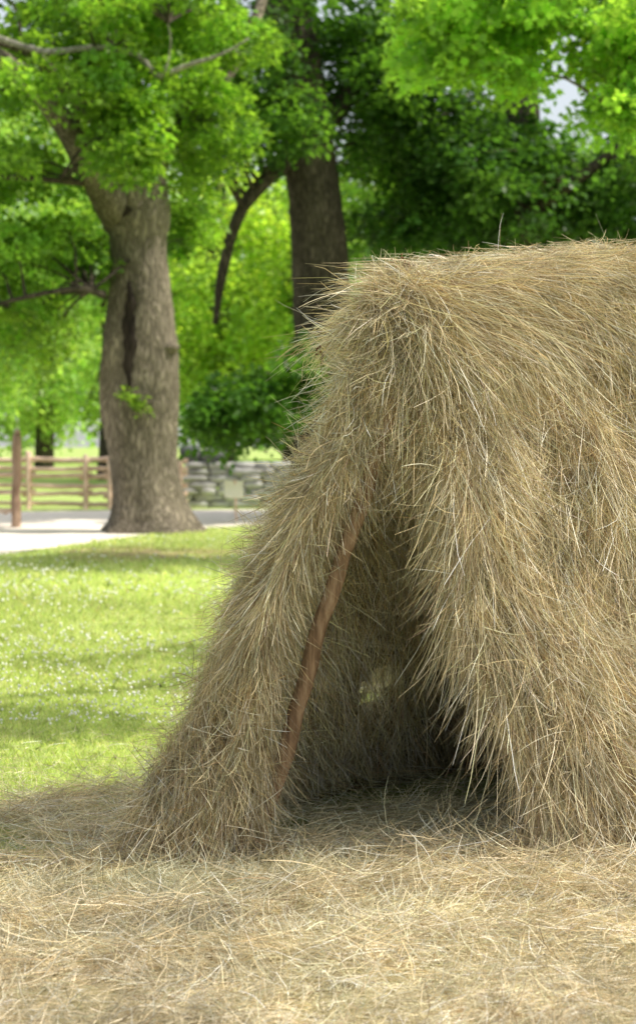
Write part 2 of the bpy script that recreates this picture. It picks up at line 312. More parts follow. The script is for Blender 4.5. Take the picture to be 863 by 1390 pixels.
n=480; P,Nn=column_pt(rowsL,rg.random(n),rg.uniform(2.2,4.0,n),.12,.0); D=Nn*.55+rg.normal(0,.4,(n,3))+np.array([0,0,-1.2])
bag.add(P,D,rg.uniform(.04,.13,n),rg.uniform(.0009,.0018,n),np.full(n,.1),.13,6,rg,straw_cols(n,rg))
n=2100; s=rg.random(n)**.8; P,Nn=column_pt(rowsR,s,rg.uniform(2.0,4.2,n),.06,-.01); D=Nn*.02+rg.normal(0,.12,(n,3))+np.array([.0,0,-1.])
cl_=.03+.38*np.clip(.42+1.3*wav(s*3,s*0,17,14,3),0,1)
bag.add(P,D,cl_*rg.uniform(.5,1.1,n),rg.uniform(.0009,.0020,n),np.full(n,.12),.07,6,rg,straw_cols(n,rg))
n=450; P,Nn=column_pt(rowsL,rg.uniform(.3,.95,n),rg.uniform(-.9,.9,n),.10,-.01); D=Nn*.03+rg.normal(0,.12,(n,3))+np.array([-.05,0,-1.])
bag.add(P,D,rg.uniform(.06,.2,n),rg.uniform(.0009,.0020,n),np.full(n,.15),.07,5,rg,straw_cols(n,rg))
n=560; px=rg.uniform(480,592,n); P=np.stack([(px-431.5)/F*6.2,6.2+rg.normal(0,.05,n),CH-(rg.uniform(515,610,n)-HZ)/F*6.2],-1)
bag.add(P,rg.normal(0,.14,(n,3))+np.array([0,0,-1.]),rg.uniform(.05,.2,n)*np.clip(1+.6*np.sin(px*.12),.4,2),rg.uniform(.0009,.0020,n),np.full(n,.2),.07,5,rg,straw_cols(n,rg))
bag.build('loose_wisps',M['straw'],hut)
def pole(p0,p1,r,name='rack_pole'):
    tt=np.linspace(0,1,20)[:,None]; pts=p0*(1-tt)+p1*tt; pts[:,0]+=.007*np.sin(tt[:,0]*9)+.004*np.sin(tt[:,0]*31); V,Q=tubes([(pts,np.full(20,r)*np.linspace(.95,1.1,20)*(1+.05*np.sin(np.arange(20)*1.7)))],12,.05,3); return npmesh(name,V,Q,M['pole'],hut,None,True)
o=pole(at(532,540,6.09),at(358,1110,6.22),.028); o['label']='slanting brown weathered pole in the opening'
pole(near(np.array(.12),np.array(.05),-.2),near(np.array(.55),np.array(1.),-.14),.03)
pole(np.array([Fp[0]+.06,Fp[1]+.05,1.85]),np.array([Fp[0]+dv[0]*(LEN-.1),Fp[1]+dv[1]*(LEN-.1),2.12]),.03,'ridge_pole')
st=[];hd=[]
for k,(px,py) in enumerate([(541,352),(549,356),(556,359),(536,358),(562,363),(438,480),(434,472)]):
    p1=at(px,py,6.3+.01*k); p0=p1+np.array([rg.normal(0,.02),.02,-.07]); st.append((np.array([p0,(p0+p1)/2+rg.normal(0,.004,3),p1]),[.0016,.0014,.0012]))
    for q in range(7):
        c=p1+rg.normal(0,.008,3); hd.append((np.array([c-[0,0,.004],c,c+[0,0,.004]]),[.001,.0045,.001]))
V,Q=tubes(st+hd,6); npmesh('dry_seed_heads',V,Q,M['seed'],hut,None,True)
# ------------------------------------------------------------ GROUND
gx=np.concatenate([[-400,-150,-60],np.linspace(-25,25,60),[60,150,400]]); gy=np.concatenate([[-60,-10],np.linspace(0,60,80),[90,150,300,500]])
X,Y=np.meshgrid(gx,gy,indexing='ij'); G=np.stack([X,Y,0*X],-1); o=grid_mesh('ground',G,M['lawn']); tag(o,kind='structure')
X,Y=np.meshgrid(np.linspace(-3,4,220),np.linspace(1.5,9.3,240),indexing='ij')
dens=lambda x,y: np.clip((8.05-.10*np.abs(x)+.12*x*(x>0)+.65*wav(x,y,21,2.2,4)-y)/1.9,0,1)
Zl=litter_h(X,Y)*np.clip(dens(X,Y)*1.5,0,1)+.006
Cx=(dens(X,Y)[:-1,:-1]+.2*wav(X[:-1,:-1],Y[:-1,:-1],23,14,3)>.78)
o=grid_mesh('hay_litter_bed',np.stack([X,Y,Zl],-1),M['litter'],None,True,Cx); tag(o,'layer of trampled hay spread over the ground in front of the rack','hay',kind='stuff')
bag=Bag(); rg=np.random.default_rng(4)
n=140000; y=3.9+rg.random(n)**1.15*5.0; x=rg.uniform(-.27,.27,n)*y+.05*y; k=rg.random(n)<dens(x,y)**1.2*np.clip(.8+.5*wav(x,y,43,3.5,3),.25,1)+.03; x,y=x[k],y[k]; n=len(x)
cl=wav(x,y,31,3.5,4)*2.6+wav(x,y,33,12,2)*1.5; ang=cl+rg.normal(0,.6,n)+np.where(rg.random(n)<.35,rg.uniform(0,6.28,n),0)
P=np.stack([x,y,litter_h(x,y)+rg.uniform(0,.025,n)],-1); D=np.stack([np.cos(ang),np.sin(ang)*.9,rg.normal(.02,.13,n)],-1)
g=.95+.34*wav(x,y,41,4,4)
pg=np.array([.17,.16,.15,.14,.09,.06,.16,.07])
grn_shade=np.clip((y-5.3)/.8,0,1)*np.clip((7.9-y),0,1)*.55+.35*np.clip(wav(x,y,47,3,3),0,1)  # hay tint darkened before the opening as painted shade, plus random greenish patches
col=straw_cols(n,rg,pg,g)*np.array([.98,1.0,1.06]); col=col*(1-grn_shade[:,None]*np.array([.30,.18,.28]))
bag.add(P,D,rg.uniform(.03,.18,n),rg.uniform(.0009,.0021,n),np.full(n,.03),.2,5,rg,col)
for (px,py,l,a0,w,cnt) in [(150,1272,.9,.05,.05,1500),(520,1240,.8,.12,.06,1200),(80,1190,.6,-.1,.05,700),(330,1330,.9,.0,.06,1000),(700,1300,.8,.1,.06,1000),(640,1200,.6,.2,.06,1200),(790,1245,.6,.1,.07,1700),(170,1185,.5,.3,.07,1500),(130,1150,.5,.4,.08,1500),(100,1110,.5,.4,.06,1200),(60,1130,.5,.3,.07,1200),(450,1185,.6,.0,.05,800),(30,1345,.7,.2,.05,700),(800,1210,.6,.15,.09,2200),(720,1185,.4,.15,.08,1300),(510,930,1.1,.1,.3,2600)]:  # last entry is a hay mound added as a bright blur behind the gap
    c=gp(px,py); s=rg.uniform(-.5,.5,cnt)*l; r=rg.normal(0,w,cnt); x=c[0]+s*np.cos(a0)-r*np.sin(a0); y=c[1]+s*np.sin(a0)+r*np.cos(a0)
    z=litter_h(x,y)+rg.random(cnt)*.09*np.exp(-(r/w)**2/1.5); ang=a0+rg.normal(0,.6,cnt)+np.pi*rg.integers(0,2,cnt)
    bag.add(np.stack([x,y,z],-1),np.stack([np.cos(ang),np.sin(ang),rg.normal(.03,.15,cnt)],-1),rg.uniform(.06,.28,cnt),rg.uniform(.0009,.0021,cnt)*(3 if py<1000 else 1),np.full(cnt,.07),.13,5,rg,straw_cols(cnt,rg,pg))
o=bag.build('scattered_hay',M['straw']); tag(o,'loose pale hay stalks scattered over the ground around the rack','hay',kind='stuff')
rg=np.random.default_rng(8)
def inpath(x,y):
    py=HZ+CH*F/y; px=x/y*F+431.5; return (py<np.interp(px,[-300,0,145,265,345,900],[770,754,734,718,713,708]))&(py>694)
n=250000; u=rg.random(n); y=1/(1/6.0+(1/34.-1/6.0)*u); px=rg.uniform(-160,500,n); px=np.where(rg.random(n)<.10,rg.uniform(500,1100,n),px); x=(px-431.5)/F*y
k=(dens(x,y)<rg.random(n)*1.0)&(~inpath(x,y)); q=(x-Fp[0])*pv[0]+(y-Fp[1])*pv[1]; al=(x-Fp[0])*dv[0]+(y-Fp[1])*dv[1]; k&=~((q>-1.0)&(q<.9)&(al<3)&(al>-.3))
x,y=x[k],y[k]; n=len(x); sc=np.clip(y/12,.6,2.4); hgt=rg.uniform(.025,.065,n)*(1+.35*wav(x,y,51,.9,3))*np.clip(sc,.8,1.4); w=.0042*sc
D=nrm(np.stack([rg.normal(0,.5,n),rg.normal(0,.5,n),np.ones(n)],-1)); S=nrm(np.cross(D,rg.normal(size=(n,3))))
B0=np.stack([x,y,0*x],-1); tip=B0+D*hgt[:,None]+np.stack([rg.normal(0,.3,n),rg.normal(0,.3,n),0*x],-1)*hgt[:,None]; mid=B0+D*hgt[:,None]*.55
V=np.stack([B0-S*w[:,None]/2,B0+S*w[:,None]/2,mid+S*w[:,None]*.45,tip,mid-S*w[:,None]*.45],1).reshape(-1,3); Fc=np.arange(n*5).reshape(-1,5)
tone=(1.0+.25*wav(x,y,61,.6,4))[:,None]*rg.uniform(.75,1.25,(n,1)); c=np.array([.58,.72,.25])*tone; yel=rg.random(n)<.3; c[yel]=np.array([.82,.84,.5])*tone[yel]
o=npmesh('lawn_grass',V,Fc,M['grass'],None,np.repeat(c,5,0)); tag(o,'short sunlit green lawn grass stretching to the gravel path','grass',kind='stuff')
n=3600; y=1/(1/9.0+(1/27.-1/9.0)*rg.random(n)); px=rg.uniform(-150,480,n); x=(px-431.5)/F*y; k=(wav(x,y,71,1.2,3)+rg.normal(0,.35,n)>.1)&~inpath(x,y); x,y=x[k],y[k]; n=len(x)
oct=np.array([(1,0,0),(0,1,0),(0,0,1),(-1,0,0),(0,-1,0),(0,0,-1)],float); of=np.array([(0,1,2),(1,3,2),(3,4,2),(4,0,2),(1,0,5),(3,1,5),(4,3,5),(0,4,5)])
r=rg.uniform(.006,.013,n)*np.clip(y/13,.7,1.5); V=(np.stack([x,y,rg.uniform(.06,.09,n)],-1)[:,None,:]+oct[None]*r[:,None,None]).reshape(-1,3); Fc=(np.arange(n)[:,None,None]*6+of[None]).reshape(-1,3)
c=np.array([.92,.92,.86])*np.ones((n*6,1)); o=npmesh('clover_flowers',V,Fc,M['petal'],None,c); tag(o,'tiny white clover blossoms dotted over the lawn','flowers',kind='stuff')
ne=[(-900,792),(-300,770),(0,754),(145,734),(265,718),(345,713),(900,708),(1600,706)]; fe=[(-900,695),(-300,695),(0,695),(145,693),(265,692),(345,691.5),(900,691),(1600,691)]
xs=np.linspace(-900,1600,80); Pn=np.array([gp(v,np.interp(v,[a for a,b in ne],[b for a,b in ne])) for v in xs]); Pf=np.array([gp(v,np.interp(v,[a for a,b in fe],[b for a,b in fe])) for v in xs])
Pn[:,1]+=.35*wav(Pn[:,0],Pn[:,1],81,1.5,3)
t=np.linspace(0,1,6)[None,:,None]; PP=Pn[:,None]*(1-t)+Pf[:,None]*t; PP[...,2]=.004
o=grid_mesh('path',PP,M['path']); tag(o,kind='structure')
OB=gp(205,722)
th=np.linspace(0,2*np.pi,60,endpoint=False); ring=[]; pc=gp(205,752)
for rr in (.02,.4,.8,1.0):
    k=1+.2*np.sin(3*th+1)+.12*np.sin(7*th)
    ring.append(np.stack([pc[0]+rr*1.3*k*np.cos(th),pc[1]+rr*1.5*k*np.sin(th),np.full(60,.030-.026*rr)],-1))
R=np.array(ring); R=np.concatenate([R,R[:,:1]],1); o=grid_mesh('bare_earth',R,M['soil']); tag(o,kind='structure')
# ------------------------------------------------------------ TREES
KITE=np.array([(0,0),(.28,.22),(.34,.55),(0,1.05),(-.34,.55),(-.28,.22)])
MAPLE=np.array([(0,0),(.22,.10),(.52,.18),(.36,.42),(.5,.72),(.2,.68),(0,1.1),(-.2,.68),(-.5,.72),(-.36,.42),(-.52,.18),(-.22,.10)])
def leafmesh(name,C,rad,per,size,base,rg,parent,tmpl=KITE,mname='leaf',flat=.10):
    m=len(C); idx=np.repeat(np.arange(m),per); n=len(idx); r=rad[idx]*np.sqrt(rg.random(n)); th=rg.uniform(0,2*np.pi,n)
    A=nrm(rg.normal(0,.4,(m,3))+np.array([0,0,1.]))[idx]; U=nrm(np.cross(A,np.array([1,.3,0]))); W_=np.cross(A,U)
    rad_dir=U*np.cos(th)[:,None]+W_*np.sin(th)[:,None]
    P=C[idx]+rad_dir*r[:,None]+A*rg.normal(0,flat,n)[:,None]*rad[idx][:,None]*2; P[:,2]-=.3*r**2/rad[idx]
    Nn=nrm(A+np.array([.15,.1,0])+rg.normal(0,.6,(n,3))); D=nrm(rad_dir+rg.normal(0,.5,(n,3))+np.array([0,0,-.5])); S=nrm(np.cross(D,Nn)); D=np.cross(Nn,S)
    sz=size*rg.uniform(.6,1.25,n); k=len(tmpl)
    V=P[:,None,:]+(S[:,None,:]*tmpl[None,:,0,None]+D[:,None,:]*tmpl[None,:,1,None])*sz[:,None,None]
    V=V+Nn[:,None,:]*(np.abs(tmpl[:,0])*.3)[None,:,None]*sz[:,None,None]
    c=np.array(base)*rg.uniform(.7,1.3,(m,1))[idx]*rg.uniform(.8,1.2,(n,1)); yl=rg.random(m)[idx]; c=c*(1+np.array([.25,.08,-.1])*(yl[:,None]-.5))
    return npmesh(name,V.reshape(-1,3),np.arange(n*k).reshape(-1,k),M[mname],parent,np.repeat(c,k,0))
def sprays(blobs,rg,gap=0):
    out=[]
    for (px,py,rx,ry,Y,dY,cnt) in blobs:
        d=rg.normal(size=(cnt,3)); d=nrm(d)*(rg.random((cnt,1))**.45)
        yy=Y+d[:,1]*dY; c=at(px,py,Y); out.append(np.stack([c[0]+d[:,0]*rx/F*Y,yy,c[2]+d[:,2]*ry/F*Y],-1))
    return np.concatenate(out)
def twigs(C,starts,rg,cnt,r0,mname,parent):
    S=np.asarray(starts); L=[]
    for c in C[rg.choice(len(C),min(cnt,len(C)),replace=False)]:
        d=np.linalg.norm(S-c,axis=1)+np.maximum(0,S[:,2]-c[2])*1.5; s=S[np.argmin(d)]; mid=(s+c)/2+np.array([0,0,.10*np.linalg.norm(c-s)])+rg.normal(0,.08,3)
        p,r=smoothline([s,mid,c],[r0,r0*.5,r0*.15],8); L.append((p,r))
    V,Q=tubes(L,6); npmesh('branches',V,Q,M[mname],parent,None,True)
def px_line(rows,Y):
    return [at(a,b,Y+(c[0] if c else 0)) for a,b,*c in rows]
rg=np.random.default_rng(21); OY=OB[1]
oak=thing('oak_tree','stout old grey oak on the lawn with a dark vertical scar in its bark','tree',tuple(OB))
prof=[(732,128,290),(722,138,274),(708,147,264),(695,150,257),(680,152,251),(650,151,244),(620,148,240),(585,142,240),(555,137,241),(520,136,243),(480,139,243),(430,146,238),(380,150,232),(330,149,226),(300,142,230),(270,143,228),(230,148,222),(150,128,205),(60,98,180),(-60,70,160),(-200,60,140),(-400,70,120)]
pts=[at((a+b)/2,y,OY) for y,a,b in prof]; pts[0][2]=-.1; rad=[(b-a)/2/F*OY for y,a,b in prof]
p,r=smoothline(pts,rad,110); sides=48; ang=np.linspace(0,2*np.pi,sides,endpoint=False)
fl=np.clip(1-(p[:,2])/.7,0,1)[:,None]
Rr=r[:,None]*(1+.13*fl*np.sin(ang*5+.7)[None]+.03*np.sin(ang*3+p[:,2:3]*1.3)+.02*np.sin(ang*7-p[:,2:3]*2.1)+.010*rg.normal(size=(110,sides)))
V=p[:,None,:]+np.stack([Rr*np.cos(ang),Rr*np.sin(ang),0*Rr],-1); V=np.concatenate([V,V[:,:1]],1); grid_mesh('trunk',V,M['bark'],oak)
def surf_patch(px,y0,y1,wpx,name,m,dep=.015):
    ys=np.linspace(y0,y1,24); P=[]
    for yy in ys:
        z=at(0,yy,OY)[2]; cx=np.interp(z,p[:,2],p[:,0]); cy=np.interp(z,p[:,2],p[:,1]); i=np.argmin(np.abs(p[:,2]-z)); t=(yy-y0)/(y1-y0); w=wpx/F*OY*(np.sin(np.pi*min(max(t,.02),.98))**.6)*(1+.15*math.sin(yy*.23)+.12*math.sin(yy*.61))
        xc=(px-431.5)/F*OY+.02*math.sin(yy*.11); row=[]
        for s in np.linspace(-1,1,7):
            xx=xc+s*w/2; rr=Rr[max(i-1,0):i+2].max(axis=0); th_=-math.acos(np.clip((xx-cx)/r[i],-.97,.97)); rl=np.interp(th_%(2*math.pi),ang,rr)+.02
            row.append((xx,cy+rl*math.sin(th_)-dep*(1-s*s),z))
        P.append(row)
    grid_mesh(name,np.array(P),m,oak)
surf_patch(181,385,530,18,'bark_scar',M['hollow'])
surf_patch(170,284,300,30,'branch_collar_hollow',M['hollow'],.02)
b0=at(232,472,OY-.35); V,Q=tubes([(np.array([b0+[0,0,k*.04] for k in (-3,-2,-1,0,1,2,3)]),[.01,.1,.14,.16,.14,.1,.01])],12,.06,5); npmesh('burl',V,Q,M['bark'],oak,None,True)
limbs=[([(165,300,0),(128,240,-1.2),(85,165,-2.2),(35,105,-2.6),(-60,40,-3.0)],[.34,.23,.19,.16,.13],'bark'),
([(195,250,0),(240,170,.8),(300,110,1.5),(350,20,2),(380,-120,2.5)],[.3,.2,.15,.1,.08],'bark'),
([(150,170,0),(90,120,-1.2),(40,70,-2.2),(-40,50,-3)],[.2,.13,.09,.05],'bark'),
([(-20,45,-2.9),(60,70,-2.9),(130,64,-2.9),(185,74,-2.9),(216,103,-2.9),(250,90,-3),(300,74,-3.1),(338,52,-3.1)],[.05,.05,.045,.045,.05,.04,.025,.01],'deadwood'),
([(130,250,-.6),(80,245,-2.2),(0,240,-2.6),(-60,238,-3)],[.08,.05,.04,.03],'bark_dark'),
([(140,400,-.6),(110,392,-1.6),(60,398,-2.2),(0,412,-2.4)],[.07,.05,.04,.03],'bark_dark'),
([(120,60,0),(180,-40,-1.5),(280,-120,-2),(400,-160,-2.5)],[.25,.2,.14,.08],'bark'),
([(225,98,-2.95),(232,60,-3),(228,30,-3)],[.02,.014,.008],'deadwood')]
ls=[]
for rows,rd,mn in limbs:
    pp,rr=smoothline(px_line(rows,OY),rd,22); ls+=list(pp[4:]); V,Q=tubes([(pp,rr)],12,.04,7); npmesh('limb',V,Q,M[mn],oak,None,True)
C=sprays([(40,60,130,110,29,2.2,56),(170,20,120,60,28,2.8,44),(280,50,90,80,29,3,42),(20,225,80,50,28,2.5,24),(175,120,60,60,27,1.2,30),(165,205,55,34,27.0,.6,18),(60,115,40,26,25.8,.5,5),(30,330,100,55,28.5,2.5,30),(15,440,65,65,29,2.5,30),(115,360,35,40,29.8,1,10),(270,165,65,65,30,2,34),(-170,150,130,240,28,4,50),(100,-170,300,120,28,4,26),(255,290,45,55,31,1.5,16)],rg)
leafmesh('crown',C,rg.uniform(.25,.55,len(C)),125,.115,(.185,.33,.055),rg,oak)
twigs(C,ls,rg,150,.03,'bark_dark',oak)
C2=np.array([at(175+rg.uniform(-28,32),545+rg.uniform(-18,18),OY-.75) for _ in range(9)]); leafmesh('trunk_sprouts',C2,rg.uniform(.08,.16,9),20,.08,(.17,.28,.05),rg,oak)
def tree(label,base,trunk_rows,Y,blobs,leaf,per,base_col,seed,srad=(.4,.7),trunk_m='bark_dark',limb_rows=(),tmpl=KITE,ntw=80,cat='tree',group=None,name='tree'):
    rg=np.random.default_rng(seed); root=thing(name,label,cat,tuple(base),group)
    tp=[at(a,b,Y) for a,b,_ in trunk_rows]; tr=[w/2/F*Y for _,_,w in trunk_rows]; tp[0][2]=-.1
    pp,rr=smoothline(tp,tr,50); V,Q=tubes([(pp,rr)],20,.025,seed); npmesh('trunk',V,Q,M[trunk_m],root,None,True); ls=list(pp[20:])
    for rows,rd in limb_rows:
        a,b=smoothline(px_line(rows,Y),rd,20); ls+=list(a[3:]); V,Q=tubes([(a,b)],10,.04,seed); npmesh('limb',V,Q,M[trunk_m],root,None,True)
    C=sprays(blobs,rg); leafmesh('crown',C,rg.uniform(srad[0],srad[1],len(C)),per,leaf,base_col,rg,root,tmpl)
    if ntw: twigs(C,ls,rg,ntw,.04*Y/30,trunk_m,root)
    return root
tree('large shade tree with a dark leaning trunk just behind the top of the rack',gp(440,703),[(440,703,110),(442,600,88),(440,500,82),(436,400,78),(430,300,74),(418,200,72),(404,100,70),(390,0,60),(380,-200,40)],35,
 [(330,80,110,100,35,3,60),(460,60,100,95,35.5,2.5,55),(525,170,75,80,36,2.5,42),(325,190,80,40,33,2,20),(400,150,40,40,33,1,8),(400,-170,280,110,35,5,30),(350,550,75,45,33,1.5,36),(425,500,40,40,33,1.5,18),(285,575,36,20,33,1,8)],.145,115,(.075,.17,.032),31,(.38,.7),
 limb_rows=[([(400,215,0),(365,240,-.5),(325,290,-.8),(302,370,-.8),(292,440,-.8)],[.26,.16,.12,.10,.05]),([(425,190,0),(480,120,.5),(540,60,1),(600,-50,1)],[.25,.2,.15,.1]),([(435,430,0),(400,480,-1),(350,520,-1.5),(300,560,-2)],[.12,.09,.06,.03]),([(400,90,0),(330,30,-1),(270,-60,-1)],[.22,.16,.1])],name='shade_tree')
tree('dense dark green tree rising behind the right half of the hay rack',gp(690,700),[(690,700,100),(690,500,85),(695,350,75),(700,200,65),(700,0,50),(700,-150,30)],36,
 [(600,190,90,100,36,3,58),(700,230,110,90,35,3,66),(810,255,100,70,36,3,54),(880,300,70,90,36,2.5,28),(560,310,70,60,36,2,30),(660,320,120,50,36,2,42),(630,30,80,70,37,3,26),(830,40,40,60,37,3,10),(900,50,70,100,37,3,18),(720,-170,280,100,36,4,30)],.145,120,(.055,.13,.026),37,(.42,.75),
 limb_rows=[([(695,300,0),(760,260,-1),(820,215,-1.5),(870,180,-2)],[.2,.14,.1,.05]),([(698,220,0),(620,150,-.5),(560,100,-1)],[.18,.12,.06])],name='shade_tree')
tree('near leafy tree whose pale sunlit branches reach into the top right corner',gp(1150,780),[(1150,790,110),(1150,600,90),(1140,350,80),(1120,100,70),(1100,-100,60),(1090,-250,40)],22,
 [(640,20,110,36,21.5,1.8,50),(740,8,90,26,21,1.8,32),(845,50,50,55,21,1.8,34),(600,80,60,24,21.5,1,18),(695,95,40,18,21.5,1,11),(840,150,44,30,21,1,20),(700,-120,240,60,21.5,3,50),(980,60,120,180,21.5,2.5,50)],.098,84,(.26,.43,.09),41,(.2,.42),trunk_m='bark',
 limb_rows=[([(1120,60,0),(980,0,-.5),(850,-10,-1),(700,0,-1),(600,40,-1)],[.2,.14,.09,.05,.02]),([(1130,220,0),(1000,160,-.5),(900,130,-1),(820,140,-1)],[.14,.1,.06,.02])],tmpl=MAPLE,ntw=90,name='maple_tree')
rg=np.random.default_rng(93); ot=thing('added_shadow_tree','unseen tree added right of the rack, its long high branch shading the lawn','tree',(5.6,11.5,0))  # unseen tree added so its branch casts shade across the lawn
pp,rr=smoothline([(5.6,11.5,-.1),(5.6,11.5,2.5),(5.4,11.4,5),(5.3,11.4,8)],[.32,.25,.2,.1],30); V,Q=tubes([(pp,rr)],16,.03,9); npmesh('trunk',V,Q,M['bark_dark'],ot,None,True)
pl,rl=smoothline([(5.45,11.4,4.2),(4.2,10.9,5.0),(2.6,10.2,5.3),(1.2,9.3,5.25),(0.1,8.9,5.1)],[.13,.1,.07,.045,.02],24); V,Q=tubes([(pl,rl)],10,.04,9); npmesh('limb',V,Q,M['bark_dark'],ot,None,True)
C=np.concatenate([np.array([1.3,8.95,5.3])+rg.normal(size=(54,3))*[.85,.24,.18],np.array([5.4,11.4,7])+nrm(rg.normal(size=(60,3)))*rg.random((60,1))**.4*[2.0,2.0,1.6]])
leafmesh('crown',C,rg.uniform(.25,.42,len(C)),75,.1,(.2,.34,.06),rg,ot); twigs(C,list(pp[15:])+list(pl),rg,60,.02,'bark_dark',ot)
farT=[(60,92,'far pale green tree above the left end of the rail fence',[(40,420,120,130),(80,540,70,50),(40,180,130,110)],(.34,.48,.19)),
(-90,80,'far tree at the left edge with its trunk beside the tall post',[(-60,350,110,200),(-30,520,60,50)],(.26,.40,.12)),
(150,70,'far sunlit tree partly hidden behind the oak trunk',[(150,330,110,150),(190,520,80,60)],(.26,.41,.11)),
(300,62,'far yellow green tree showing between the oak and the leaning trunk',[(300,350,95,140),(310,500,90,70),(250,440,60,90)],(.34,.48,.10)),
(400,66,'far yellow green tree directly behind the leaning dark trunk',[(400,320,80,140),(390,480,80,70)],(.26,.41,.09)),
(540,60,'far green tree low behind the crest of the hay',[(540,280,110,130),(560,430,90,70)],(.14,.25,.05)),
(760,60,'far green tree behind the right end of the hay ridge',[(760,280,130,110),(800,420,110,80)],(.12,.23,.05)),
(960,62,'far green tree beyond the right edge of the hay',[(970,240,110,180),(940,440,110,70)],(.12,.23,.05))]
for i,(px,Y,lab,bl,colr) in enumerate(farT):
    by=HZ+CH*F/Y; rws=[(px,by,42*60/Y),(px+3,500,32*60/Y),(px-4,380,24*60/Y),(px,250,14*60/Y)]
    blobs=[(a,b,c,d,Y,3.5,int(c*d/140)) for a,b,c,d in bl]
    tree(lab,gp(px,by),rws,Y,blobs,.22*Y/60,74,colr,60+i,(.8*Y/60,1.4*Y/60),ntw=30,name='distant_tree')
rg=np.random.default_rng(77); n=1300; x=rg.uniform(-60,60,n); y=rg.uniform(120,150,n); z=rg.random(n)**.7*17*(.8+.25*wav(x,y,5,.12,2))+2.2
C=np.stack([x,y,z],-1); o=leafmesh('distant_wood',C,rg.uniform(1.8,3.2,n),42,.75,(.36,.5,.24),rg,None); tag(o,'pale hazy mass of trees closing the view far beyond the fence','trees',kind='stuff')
# ------------------------------------------------------------ FENCE, WALL, SIGN
rg=np.random.default_rng(5); FY=39.5
fence=thing('rail_fence','rustic wooden fence of pale split rails and round posts beyond the gravel path','fence',tuple(at(60,691,FY)*[1,1,0]))
def bar(a,b,r,name,m,parent,sd=0):
    tt=np.linspace(0,1,8)[:,None]; P=a*(1-tt)+b*tt; P[1:-1]+=np.random.default_rng(sd).normal(0,.006,(6,3)); V,Q=tubes([(P,np.full(8,r)*np.random.default_rng(sd+1).uniform(.9,1.08,8))],8,.03,sd); return npmesh(name,V,Q,m,parent,None,True)
posts=[-230,-145,-60,40,117,150,215,246]
for i,pxx in enumerate(posts):
    for s in (-.09,.09):
        x=(pxx-431.5)/F*FY; bar(np.array([x,FY+s,-.05]),np.array([x+rg.normal(0,.02),FY+s,1.2+rg.uniform(-.05,.1)]),.05,'post',M['rail'],fence,i*3+int(s>0))
for i in range(len(posts)-1):
    x0=(posts[i]-431.5)/F*FY-.15; x1=(posts[i+1]-431.5)/F*FY+.15
    for j,z in enumerate((.12,.32,.52,.72,.92,1.1)):
        bar(np.array([x0,FY,z+rg.normal(0,.02)]),np.array([x1,FY,z+rg.normal(0,.02)+(.06 if j in(1,3) else 0)]),.052,'rail',M['rail'],fence,100+i*7+j)
tp=thing('gate_post','tall dark brown round post standing at the left end of the path','post',tuple(gp(22,716)))
b=gp(22,716); bar(b+[0,0,-.1],b+[.02,0,1.62],.085,'shaft',M['post'],tp,3); bar(b+[.02,0,1.62],b+[.02,0,1.68],.06,'cap',M['post'],tp,4)
tg=thing('gate','low wooden rail gate hinged to the tall brown post at the frame edge','gate',tuple(gp(0,714)))
for z in (.3,.62,.94): bar(b+[-.05,0,z],b+[-2.6,.4,z+.03],.035,'rail',M['rail'],tg,int(z*10))
bar(b+[-.15,0,.25],b+[-2.5,.4,.95],.03,'brace',M['rail'],tg,9)
def stones(centers,sizes,rg,pw=.7):
    bm_v=[];bm_f=[];b=0
    t=(1+5**.5)/2
    ico=nrm(np.array([(-1,t,0),(1,t,0),(-1,-t,0),(1,-t,0),(0,-1,t),(0,1,t),(0,-1,-t),(0,1,-t),(t,0,-1),(t,0,1),(-t,0,-1),(-t,0,1)],float))
    fc=[(0,11,5),(0,5,1),(0,1,7),(0,7,10),(0,10,11),(1,5,9),(5,11,4),(11,10,2),(10,7,6),(7,1,8),(3,9,4),(3,4,2),(3,2,6),(3,6,8),(3,8,9),(4,9,5),(2,4,11),(6,2,10),(8,6,7),(9,8,1)]
    V=list(ico); F3=[]; cache={}
    def mp(i,j):
        k=(min(i,j),max(i,j))
        if k not in cache: V.append(nrm((V[i]+V[j])/2)); cache[k]=len(V)-1
        return cache[k]
    for a,b2,c in fc:
        x,y,z=mp(a,b2),mp(b2,c),mp(c,a); F3+=[(a,x,z),(b2,y,x),(c,z,y),(x,y,z)]
    V=np.array(V); F3=np.array(F3)
    for c,s in zip(centers,sizes):
        W=V.copy(); W=np.sign(W)*np.abs(W)**pw; W=W*s*(1+.08*rg.normal(size=(len(V),1))); bm_v.append(W+c); bm_f.append(F3+b); b+=len(V)
    return np.concatenate(bm_v),np.concatenate(bm_f)
cs=[];ss=[]
for row in range(7):
    x=(236-431.5)/F*40.5+rg.uniform(0,.3)
    while x<9:
        w=rg.uniform(.16,.42); cs.append((x+w,40.5+rg.normal(0,.03)+.0,.07+row*.15+rg.normal(0,.008))); ss.append((w,.28,rg.uniform(.080,.095))); x+=2*w*.95
cs=np.array(cs)
wl=thing('stone_wall','low grey dry stone wall behind the small sign, right of the oak trunk','wall',(cs[0][0],40.5,0)); V,Q=stones(cs,np.array(ss),rg,.5); npmesh('stones',V,Q,M['stone'],wl,None,False)
for k,(px,py,w,h,lab) in enumerate([(262,612,.26,.24,'dark rounded boulder on the wall next to the oak trunk'),(292,618,.32,.2,'wider dark boulder on the wall above the little sign')]):
    c=at(px,py,41.3); c[2]=1.04+h*.7; c[1]=40.55; V,Q=stones([c],[np.array([w,.3,h])],rg); o=npmesh('boulder',V,Q,M['darkstone'],None,None,True); tag(o,lab,'boulder')
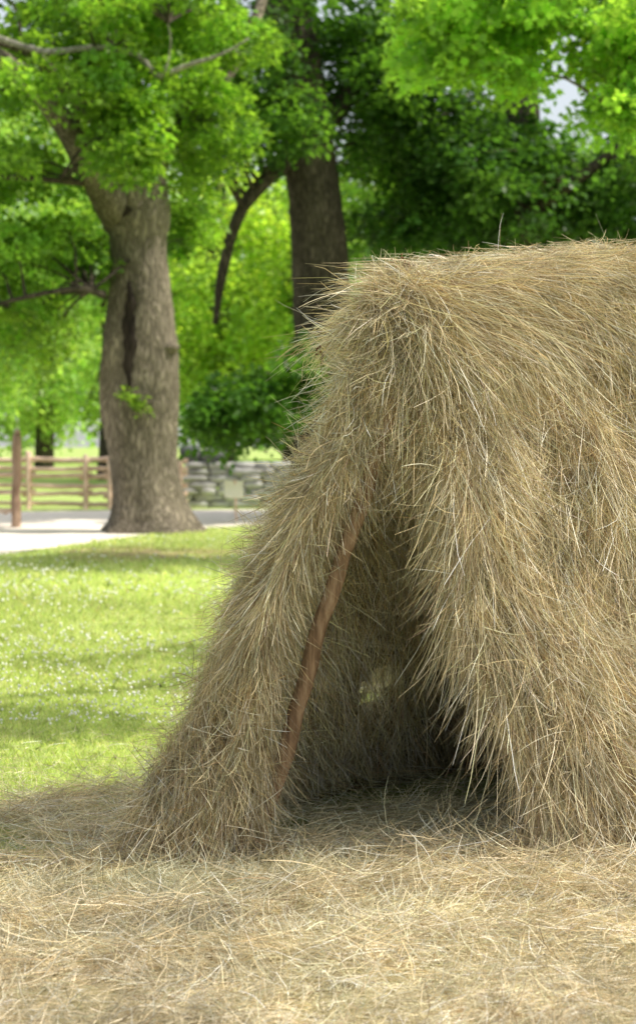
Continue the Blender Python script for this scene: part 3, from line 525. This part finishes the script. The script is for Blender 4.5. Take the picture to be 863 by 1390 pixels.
sb=gp(319,709); sg=thing('small_sign','small blank cream board on a thin post between oak and hay','sign',tuple(sb))
bar(sb+[.03,0,-.05],sb+[.0,0,.80],.022,'post',M['rail'],sg,1)
import bmesh
def box(name,c,s,m,parent,rot=0,bev=.004):
    bm=bmesh.new(); bmesh.ops.create_cube(bm,size=1)
    for v in bm.verts: v.co=Vector((v.co.x*s[0],v.co.y*s[1],v.co.z*s[2]))
    bmesh.ops.bevel(bm,geom=bm.edges[:],offset=bev,segments=2,affect='EDGES')
    me=bpy.data.meshes.new(name); bm.to_mesh(me); bm.free(); o=link(name,me,m,parent); o.location=Vector(c)-parent.location; o.rotation_euler=(math.radians(-28),rot,math.radians(12)); return o
box('board',sb+np.array([-.02,-.06,.62]),(.36,.02,.36),M['sign'],sg,.08)
fb=thing('flowering_plant','small yellow flowering plant growing over the stone wall by the hay','plant',tuple(at(348,690,41.5)*[1,1,0]))
C=np.array([at(348+rg.uniform(-14,14),640+rg.uniform(-14,40),41.5) for _ in range(16)]); leafmesh('foliage',C,rg.uniform(.1,.2,16),26,.10,(.17,.3,.05),rg,fb); C=C[:7]+[0,-.1,.12]; leafmesh('blossoms',C,rg.uniform(.05,.12,7),16,.07,(.85,.55,.03),rg,fb,mname='petal')
# ------------------------------------------------------------ LIGHT, SKY, CAMERA
to_sun=Vector((.58,-.06,.80)).normalized(); el=math.asin(to_sun.z); az=math.atan2(to_sun.x,to_sun.y)
w=bpy.data.worlds.new('World'); scene.world=w; w.use_nodes=True; nt=w.node_tree; bg=nt.nodes['Background']; sk=nt.nodes.new('ShaderNodeTexSky'); sk.sky_type='NISHITA'; sk.sun_disc=False; sk.sun_elevation=el; sk.sun_rotation=az; sk.dust_density=4.0
mxw=nt.nodes.new('ShaderNodeMix'); mxw.data_type='RGBA'; mxw.inputs[0].default_value=.42; nt.links.new(sk.outputs[0],mxw.inputs[6]); mxw.inputs[7].default_value=(9.0,9.2,9.0,1)
nt.links.new(mxw.outputs[2],bg.inputs['Color']); bg.inputs['Strength'].default_value=.15
L=bpy.data.lights.new('sun','SUN'); L.energy=5; L.angle=math.radians(.5); L.color=(1,.94,.83); lo=bpy.data.objects.new('sun',L); COL.objects.link(lo); lo.rotation_euler=to_sun.to_track_quat('Z','Y').to_euler()
cam=bpy.data.cameras.new('camera'); co=bpy.data.objects.new('camera',cam); COL.objects.link(co); scene.camera=co
co.location=(0,0,CH); co.rotation_euler=(math.pi/2,0,0); cam.sensor_fit='VERTICAL'; cam.sensor_height=24; cam.sensor_width=24; cam.lens=24*F/1390; cam.shift_y=-95/1390
cam.clip_end=1500; cam.dof.use_dof=True; cam.dof.focus_distance=6.2; cam.dof.aperture_fstop=2.2
scene.view_settings.view_transform='Standard'; scene.view_settings.look='None'; scene.view_settings.exposure=0
